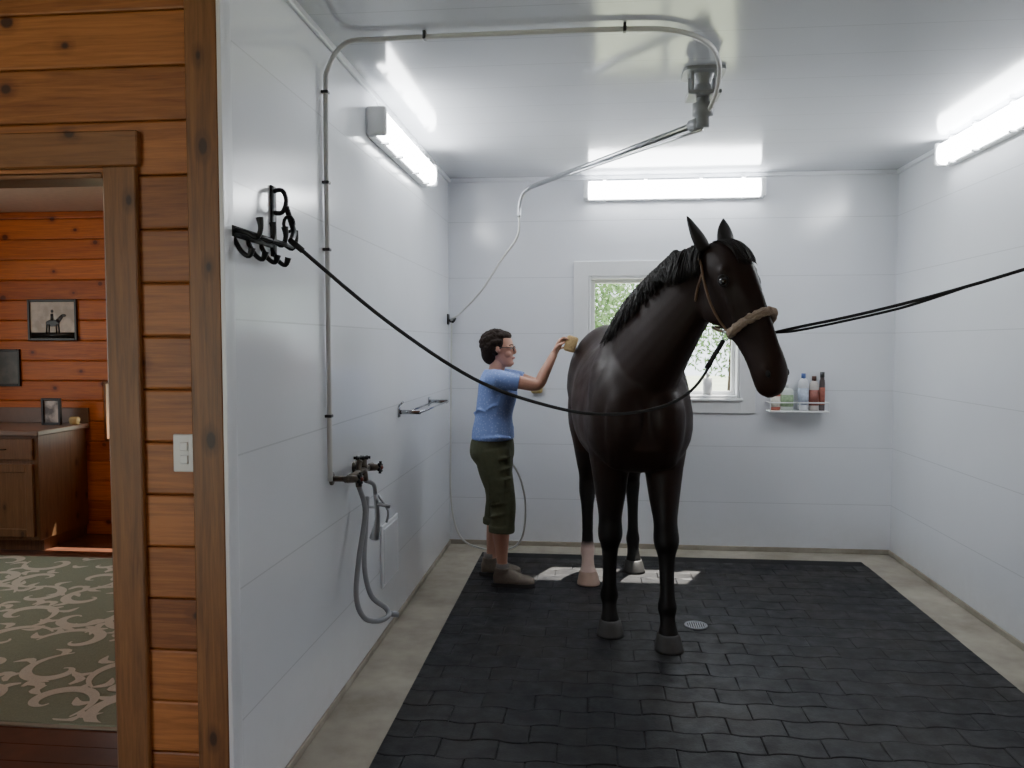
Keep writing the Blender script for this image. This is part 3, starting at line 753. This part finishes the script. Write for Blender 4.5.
def picture(name,cx,z0,w,h,y_,scene_cols):
    e=empty(name,(cx,y_,z0)); bm=bmesh.new(); fr(bm,-w/2,w/2,0,h,-.02,0,.02,.003); box(bm,(-w/2,-.004,0),(w/2,0,h)); mk('frame',bm,M_black,e)
    m,nt,b=new_mat(name+'_print'); p=posn(nt); n=noise_n(nt,9,p,4)
    r=nt.nodes.new('ShaderNodeValToRGB'); nt.links.new(n.outputs['Fac'],r.inputs[0])
    r.color_ramp.elements[0].position=.42; r.color_ramp.elements[0].color=(*scene_cols[0],1); r.color_ramp.elements[1].position=.6; r.color_ramp.elements[1].color=(*scene_cols[1],1)
    nt.links.new(r.outputs[0],b.inputs['Base Color']); b.inputs['Roughness'].default_value=.3
    bm=bmesh.new(); box(bm,(-w/2+.02,-.008,.02),(w/2-.02,-.0045,h-.02)); mk('print',bm,m,e)
    return e
pe=picture('framed_picture',-4.31,1.57,.42,.33,YB-.001,((.34,.27,.20),(.50,.42,.33)))
bm=bmesh.new()
ball(bm,(0,-.009,.14),(.06,.002,.028)); limb(bm,[(.04,-.009,.15,.02,.002),(.085,-.009,.20,.012,.002)],8,2,(1,0,1)); ball(bm,(.095,-.009,.2),(.022,.002,.012))
limb(bm,[(-.005,-.009,.16,.014,.002),(-.005,-.009,.215,.012,.002)],8,2); ball(bm,(-.003,-.009,.235),(.012,.002,.013))
for x in (-.05,-.03,.03,.05): tube(bm,[(x,-.009,.13),(x*1.1,-.009,.055)],.006,6,1)
box(bm,(-.188,-.0095,.021),(.188,-.0075,.065))
mk('figure',bm,M_black,pe,True)
picture('framed_picture',-4.72,1.20,.24,.30,YB-.001,((.05,.05,.05),(.1,.09,.08)))
picture('photo_frame',-4.20,.9105,.16,.21,5.85,((.6,.55,.5),(.1,.08,.07)))
bm=bmesh.new(); loft(bm,[((-4.05,5.9,.9105),(.03,0,0),(0,.03,0),0),((-4.05,5.9,.95),(.04,0,0),(0,.04,0),0),((-4.05,5.9,.97),(.03,0,0),(0,.03,0),0)],16,2); mk('yellow_jar',bm,M_yellow,None,True)
# rug
RX0,RX1,RY0,RY1=-5.0,-1.87,2.97,5.35
rug=empty('area_rug',((RX0+RX1)/2,(RY0+RY1)/2,0)); bm=bmesh.new(); cx,cy=(RX0+RX1)/2,(RY0+RY1)/2
box(bm,(RX0-cx,RY0-cy,.0),(RX1-cx,RY1-cy,.010),.004); mk('pile',bm,simple('rug_sage',(.29,.34,.25),.95,var=.25,vs=150,bmp=.5,bs=300),rug)
bm=bmesh.new(); box(bm,(RX0-cx-.02,RY0-cy-.02,.0),(RX1-cx+.02,RY1-cy+.02,.006),.002); mk('border',bm,simple('rug_border',(.36,.33,.26),.95),rug)
bm=bmesh.new()
zc_=[0]
def ribbon(pts,ws):
    zc_[0]+=1; zz=.0112+.0000025*zc_[0]
    rows=catmull([list(p_)+[w] for p_,w in zip(pts,ws)],4); pv=None
    for i,r in enumerate(rows):
        a=V3(rows[max(i-1,0)][:2]);b_=V3(rows[min(i+1,len(rows)-1)][:2]); d=(b_-a)
        if d.length<1e-6: continue
        d.normalize(); nn=V3((-d.y,d.x))
        q=[]
        for s in (-1,1):
            x=r[0]+nn.x*s*r[2]; y_=r[1]+nn.y*s*r[2]
            x=max(RX0-cx+.02,min(RX1-cx-.02,x)); y_=max(RY0-cy+.02,min(RY1-cy-.02,y_))
            q.append(bm.verts.new((x,y_,zz)))
        if pv:
            try: bm.faces.new((pv[0],q[0],q[1],pv[1]))
            except: pass
        pv=q
def spiral(x,y_,r0,a0,turn,dirn,w):
    pts=[];ws=[]
    n=14
    for i in range(n+1):
        t=i/n; r=r0*(1-t)**.8+.01; a=a0+dirn*turn*t
        pts.append((x+r*math.cos(a),y_+r*math.sin(a))); ws.append(w*(.25+1.1*math.sin(pi*min(1,t*1.05)))*.9)
    ribbon(pts,ws)
random.seed(3)
gx=int((RX1-RX0)/.36); gy=int((RY1-RY0)/.34)
for i in range(gx+1):
    for j in range(gy+1):
        x=RX0-cx+.18+i*.36+(.17 if j%2 else 0); y_=RY0-cy+.17+j*.34
        dr=1 if (i+j)%2 else -1; a0=random.uniform(0,6.28)
        spiral(x,y_,.19,a0,5.2,dr,.024)
        for k in range(5):
            aa=a0+dr*(.3+k*.7); bx,by=x+.185*math.cos(aa),y_+.185*math.sin(aa)
            o_=aa-dr*.5
            ribbon([(bx,by),(bx+.06*math.cos(o_),by+.06*math.sin(o_)),(bx+.105*math.cos(o_+dr*.7),by+.105*math.sin(o_+dr*.7))],[.008,.022,.003])
mk('scroll_pattern',bm,simple('rug_cream',(.64,.63,.54),.95,var=.2,vs=200),rug,recalc=False)

# ------------------------------------------------------------------ woman
WO=V3((-.585,5.08,FZ)); wom=empty('woman',WO)
def wpart(name,bm,mat,vox,it=3):
    o=mk(name,bm,mat); remesh(o,vox,it); o.parent=wom; return o
bm=bmesh.new()
hsx=[(1.385,.048,.030,.026),(1.40,.035,.050,.040),(1.425,.022,.066,.052),(1.46,.008,.080,.062),(1.50,.0,.090,.070),(1.535,-.004,.092,.073),(1.57,-.008,.082,.066),(1.595,-.012,.055,.046),(1.605,-.012,.02,.02)]
loft(bm,[((x-.005,0,z),(rx,0,0),(0,ry,0),0) for z,x,rx,ry in hsx],24,3,2.1)
limb(bm,[(.080,0,1.52,.008,.008),(.092,0,1.498,.009,.009),(.099,0,1.480,.0095,.012),(.086,0,1.470,.007,.009)],10,3)
limb(bm,[(.078,-.016,1.441,.008),(.086,0,1.443,.010),(.078,.016,1.441,.008)],8,3); ball(bm,(.075,0,1.408),(.016,.020,.014))
for s in (-1,1):
    limb(bm,[(.075,s*.018,1.518,.007),(.070,s*.04,1.517,.008),(.05,s*.058,1.51,.008)],8,3,(0,0,1))
    ball(bm,(.055,s*.045,1.465),(.022,.018,.020))
    limb(bm,[(-.0,s*.072,1.475,.006,.010),(-.006,s*.082,1.495,.008,.015),(-.008,s*.082,1.515,.007,.013)],8,3,(0,1,0))
limb(bm,[(-.045,0,1.26,.075,.09),(-.03,0,1.33,.055,.058),(-.015,0,1.40,.050,.050),(-.005,0,1.45,.05,.05)],16,3)
def hand(bm,w,fw,side,curl):
    fw=V3(fw).normalized(); side=V3(side); side=(side-side.dot(fw)*fw).normalized(); pn=V3(curl); pn=(pn-pn.dot(fw)*fw-pn.dot(side)*side).normalized(); w=V3(w)
    secs=[(w,side*.024,pn*.018,0),(w+fw*.03,side*.034,pn*.016,0),(w+fw*.065,side*.040,pn*.014,0),(w+fw*.088,side*.037,pn*.011,0)]
    loft(bm,secs,16,3,2.3)
    for k,(o_,l) in enumerate(((.030,.066),(.010,.074),(-.010,.070),(-.029,.055))):
        b0=w+fw*.078+side*o_; d1=(fw*.85+pn*.5+side*o_*2).normalized(); d2=(fw*.25+pn*.95).normalized(); d3=(fw*-.2+pn*.95).normalized()
        p1=b0+d1*l*.45;p2=p1+d2*l*.3;p3=p2+d3*l*.25
        limb(bm,[(*b0,.0088),(*p1,.0085),(*p2,.0078),(*p3,.006)],8,3,side)
    b0=w+fw*.025+side*.026; p1=b0+(side*.7+fw*.6+pn*.35)*.038; p2=p1+(fw*.6+side*.1+pn*.6)*.034
    limb(bm,[(*b0,.012),(*p1,.0105),(*p2,.0075)],8,3,pn)
RW=V3((.350,-.055,1.475)); LW=V3((.345,.055,1.465))
limb(bm,[(-.01,-.155,1.315,.048),(.12,-.155,1.297,.043,.041),(.215,-.14,1.277,.038,.036),(.258,-.13,1.285,.036),(.285,-.112,1.34,.036,.034),(.32,-.085,1.41,.030,.028),(*RW,.023,.019)],14,4,(0,0,1))
hand(bm,RW,(.35,.15,.8),(0,-1,.2),(1,0,-.2))
limb(bm,[(-.01,.155,1.315,.048),(.12,.155,1.297,.043),(.21,.135,1.275,.038),(.25,.12,1.28,.036),(.28,.10,1.34,.034),(.315,.075,1.41,.028),(*LW,.023,.019)],14,4,(0,0,1))
hand(bm,LW,(.45,0,.75),(0,1,.2),(1,0,-.2))
RA=(.055,-.11); LA=(-.055,.125)
limb(bm,[(.02,-.108,.48,.056),(.018,-.108,.36,.056,.053),(.020,-.109,.26,.046,.042),(.025,-.11,.16,.034,.032),(.028,-.11,.09,.036,.033)],16,4)
limb(bm,[(-.03,.115,.48,.056),(-.045,.118,.36,.056,.053),(-.06,.12,.26,.046,.042),(-.07,.124,.16,.034,.032),(-.072,.125,.09,.036,.033)],16,4)
wpart('body',bm,M_skin,.004,2)
bm=bmesh.new()
loft(bm,[((-.045,0,.925),(.136,0,0),(0,.182,0),0),((-.045,0,.98),(.132,0,0),(0,.174,0),0),((-.04,0,1.07),(.118,0,0),(0,.154,0),0),((-.024,0,1.16),(.124,0,0),(0,.158,0),0),((-.014,0,1.225),(.126,0,0),(0,.162,0),0),
 ((-.032,0,1.29),(.100,0,0),(0,.160,0),0),((-.042,0,1.335),(.075,0,0),(0,.115,0),0),((-.038,0,1.368),(.060,0,0),(0,.066,0),0)],28,4,2.3)
for s in (-1,1):
    limb(bm,[(-.03,s*.09,1.315,.058),(-.01,s*.155,1.312,.062),(.06,s*.160,1.305,.058),(.135,s*.155,1.293,.056,.053)],18,4,(0,0,1))
for k in range(9):
    a=k*.9; z=.97+k*.03
    limb(bm,[(-.04+.122*math.cos(a),.155*math.sin(a),z,.006),(-.04+.126*math.cos(a+.4),.160*math.sin(a+.4),z+.03,.008),(-.04+.122*math.cos(a+.8),.155*math.sin(a+.8),z+.02,.005)],8,3)
limb(bm,[(-.10,-.165,.94,.012),(.0,-.178,.95,.014),(.08,-.12,.94,.010)],8,3)
wpart('shirt',bm,M_shirt,.006,3)
bm=bmesh.new()
loft(bm,[((-.045,0,.965),(.118,0,0),(0,.155,0),0),((-.05,0,.90),(.138,0,0),(0,.175,0),0),((-.05,0,.82),(.140,0,0),(0,.178,0),0),((-.04,0,.76),(.11,0,0),(0,.15,0),0)],24,4,2.3)
limb(bm,[(-.04,-.085,.86,.118,.10),(-.02,-.095,.74,.108,.092),(.01,-.10,.62,.092,.082),(.03,-.105,.52,.082,.074),(.028,-.107,.43,.080,.074),(.022,-.108,.345,.078,.074)],20,4,e=2.2)
limb(bm,[(-.04,.085,.86,.118,.10),(-.035,.10,.74,.108,.092),(-.03,.11,.62,.092,.082),(-.025,.115,.52,.082,.074),(-.035,.117,.43,.080,.074),(-.045,.118,.345,.078,.074)],20,4,e=2.2)
for s,x in ((-1,.022),(1,-.045)):
    y_=s*.108 if s<0 else .118
    limb(bm,[(x,y_,.385,.084,.080),(x,y_,.345,.084,.080)],20,1)
    xx=0.0 if s<0 else -.03
    box(bm,(xx-.05,y_+s*.055-.02,.55),(xx+.05,y_+s*.072+.02,.68)); box(bm,(xx-.055,y_+s*.058-.02,.655),(xx+.055,y_+s*.076+.02,.695))
for k in range(6):
    z=.45+k*.07; limb(bm,[(-.05,-.165,z,.006),(.03,-.180,z+.02,.009),(.09,-.15,z+.035,.006)],8,3)
wpart('trousers',bm,M_pants,.007,2)
for (fx,fy),nm in ((RA,'shoe_right'),(LA,'shoe_left')):
    bm=bmesh.new()
    loft(bm,[((fx-.085,fy,.045),(0,.022,0),(0,0,.030),0),((fx-.07,fy,.055),(0,.036,0),(0,0,.047),0),((fx-.03,fy,.065),(0,.039,0),(0,0,.058),.1),((fx+.03,fy,.058),(0,.041,0),(0,0,.050),.2),((fx+.09,fy,.044),(0,.047,0),(0,0,.035),.2),((fx+.14,fy,.037),(0,.043,0),(0,0,.028),.1),((fx+.175,fy,.032),(0,.024,0),(0,0,.018),0)],20,4,2.5)
    limb(bm,[(fx-.030,fy,.07,.050,.040),(fx-.028,fy,.118,.048,.043)],18,2)
    wpart(nm,bm,M_shoe,.005,2)
    bm=bmesh.new()
    sec=[(-.095,.028),(-.07,.038),(-.02,.036),(.03,.038),(.09,.048),(.14,.045),(.178,.028)]
    rws=catmull([list(q) for q in sec],3)
    loop=[(fx+x,fy+w) for x,w in rws]+[(fx+x,fy-w) for x,w in reversed(rws)]
    t_=[bm.verts.new((a,b_,.024)) for a,b_ in loop]; u_=[bm.verts.new((a,b_,0)) for a,b_ in loop]
    n=len(loop); bm.faces.new(t_); bm.faces.new(u_[::-1])
    for i in range(n): bm.faces.new((u_[i],u_[(i+1)%n],t_[(i+1)%n],t_[i]))
    mk(nm+'_sole',bm,M_sole,wom)
    bm=bmesh.new(); limb(bm,[(fx-.029,fy,.10,.040,.037),(fx-.029,fy,.145,.040,.037)],16,1)
    for k in range(4): tube(bm,[(fx+.01+k*.02,fy-.025,.098-k*.011),(fx+.02+k*.02,fy,.108-k*.011),(fx+.01+k*.02,fy+.025,.098-k*.011)],.003,6,2)
    mk(nm+'_sock',bm,M_sock,wom,True)
bm=bmesh.new()
ball(bm,(-.034,0,1.535),(.094,.090,.088)); ball(bm,(-.060,0,1.475),(.062,.076,.078)); ball(bm,(.010,0,1.582),(.066,.066,.036))
random.seed(11)
for k in range(320):
    a=random.uniform(0,2*pi); el=random.uniform(-.75,1.5)
    d=V3((math.cos(a)*math.cos(el),math.sin(a)*math.cos(el),math.sin(el)))
    if d.x>.40 and d.z<.55: continue
    if d.x>.12 and d.z<-.0: continue
    c=V3((-.026,0,1.53))+V3((d.x*.098,d.y*.090,d.z*.086))
    ball(bm,c,random.uniform(.010,.018),sub=1)
wpart('hair',bm,M_hair,.0045,1)
bm=bmesh.new()
for s in (-1,1): ball(bm,(.071,s*.032,1.505),.0105)
mk('eyes',bm,M_eyew,wom,True)
bm=bmesh.new()
for s in (-1,1):
    ball(bm,(.079,s*.032,1.505),.0055); tube(bm,[(.084,s*.016,1.523),(.080,s*.034,1.527),(.066,s*.052,1.522)],.0028,6,3)
mk('pupils_and_brows',bm,M_hair,wom,True)
bm=bmesh.new()
for s in (-1,1):
    c=V3((.094,s*.032,1.502)); tube(bm,[c+V3((-.004*abs(math.cos(i*pi/8)),math.cos(i*pi/8)*.023,math.sin(i*pi/8)*.016)) for i in range(17)],.0022,6,1)
    tube(bm,[(.088,s*.054,1.507),(.05,s*.074,1.508),(-.01,s*.084,1.508)],.0024,6,3)
tube(bm,[(.095,-.010,1.504),(.100,0,1.508),(.095,.010,1.504)],.0022,6,2)
mk('glasses',bm,M_black,wom,True)
bm=bmesh.new(); tube(bm,[(.080,-.02,1.441),(.092,0,1.443),(.080,.02,1.441)],[.003,.0055,.003],8,3); mk('lips',bm,M_lip,wom,True)
bm=bmesh.new(); box(bm,(-.035,-.05,-.05),(.035,.05,.05),.015,seg=3)
for v in bm.verts: v.co+=noise.noise_vector(v.co*40)*.004
o=mk('wash_sponge',bm,M_sponge,None,True); o.location=WO+V3((.452,-.02,1.530)); o.rotation_euler=(0,.3,.1)

# ------------------------------------------------------------------ outside
bm=bmesh.new(); box(bm,(-30,6.25,-.35),(30,45,-.25)); box(bm,(-30,-40,-.35),(30,-3.5,-.25)); mk('ground_outside',bm,M_grass)
def tree(loc,h,r,n,seed):
    random.seed(seed); bm=bmesh.new(); x,y_,z0=loc
    tube(bm,[(x,y_,z0),(x+.05,y_,z0+h*.3),(x-.05,y_+.05,z0+h*.8)],[.14,.11,.04],8,3,1)
    for k in range(6):
        a=k*1.1; tube(bm,[(x,y_,z0+h*(.3+.07*k)),(x+math.cos(a)*r*.6,y_+math.sin(a)*r*.6,z0+h*(.45+.08*k))],[.05,.02],6,1,1)
    for k in range(n):
        d=V3((random.gauss(0,1),random.gauss(0,1),random.gauss(0,1))).normalized()*random.uniform(.35,1)
        c=V3((x+d.x*r,y_+d.y*r,z0+h*.58+d.z*h*.42)); s=random.uniform(.04,.09)
        u=V3((random.gauss(0,1),random.gauss(0,1),random.gauss(0,1))).normalized(); w=u.orthogonal().normalized()
        q=[bm.verts.new(c+u*s),bm.verts.new(c+w*s*.5),bm.verts.new(c-u*s),bm.verts.new(c-w*s*.5)]
        bm.faces.new(q)
    mk('tree',bm,[M_leaf,M_bark],recalc=False)
tree((-.2,17,-.3),5.2,1.6,6500,1); tree((3.4,20,-.3),6,2.1,8000,2); tree((-3.6,20,-.3),6,2,6000,3); tree((7,20,-.3),6,2,5000,4)

# ------------------------------------------------------------------ light
w=bpy.data.worlds.new('World'); scene.world=w; w.use_nodes=True
bg=w.node_tree.nodes['Background']; bg.inputs[0].default_value=(.85,.93,1.0,1); bg.inputs[1].default_value=4.4
sun=bpy.data.lights.new('sun','SUN'); sun.energy=24; sun.angle=.012; sun.color=(1,.95,.86)
so=bpy.data.objects.new('sun',sun); scene.collection.objects.link(so)
so.rotation_euler=V3((-.25,-.60,-1.14)).to_track_quat('-Z','Y').to_euler()
cl=empty('tack_room_fill_light',(-4.0,4.3,2.6)); bm=bmesh.new(); loft(bm,[((0,0,0),(.16,0,0),(0,.16,0),0),((0,0,-.03),(.16,0,0),(0,.16,0),0),((0,0,-.07),(.12,0,0),(0,.12,0),0),((0,0,-.09),(.04,0,0),(0,.04,0),0)],24,3)  # unseen glowing fill, added to brighten the tack room
mk('fill_globe',bm,emis('warm_fill_glow',(1,.88,.72),28),cl,True)
al=empty('aisle_fill_light',(-1.6,-.6,3.2)); bm=bmesh.new(); box(bm,(-.6,-.15,-.07),(.6,.15,0),.02); mk('panel',bm,emis('aisle_fill_glow',(1,.95,.88),5),al)  # unseen glowing fill panel, added to light the pine front wall

# ------------------------------------------------------------------ camera
cam=bpy.data.cameras.new('camera'); co=bpy.data.objects.new('camera',cam); scene.collection.objects.link(co)
cam.lens=28.125; cam.sensor_width=36; cam.clip_end=200
co.location=(0,0,1.55); co.rotation_euler=(math.radians(90-2.93),0,math.radians(5.71)); scene.camera=co
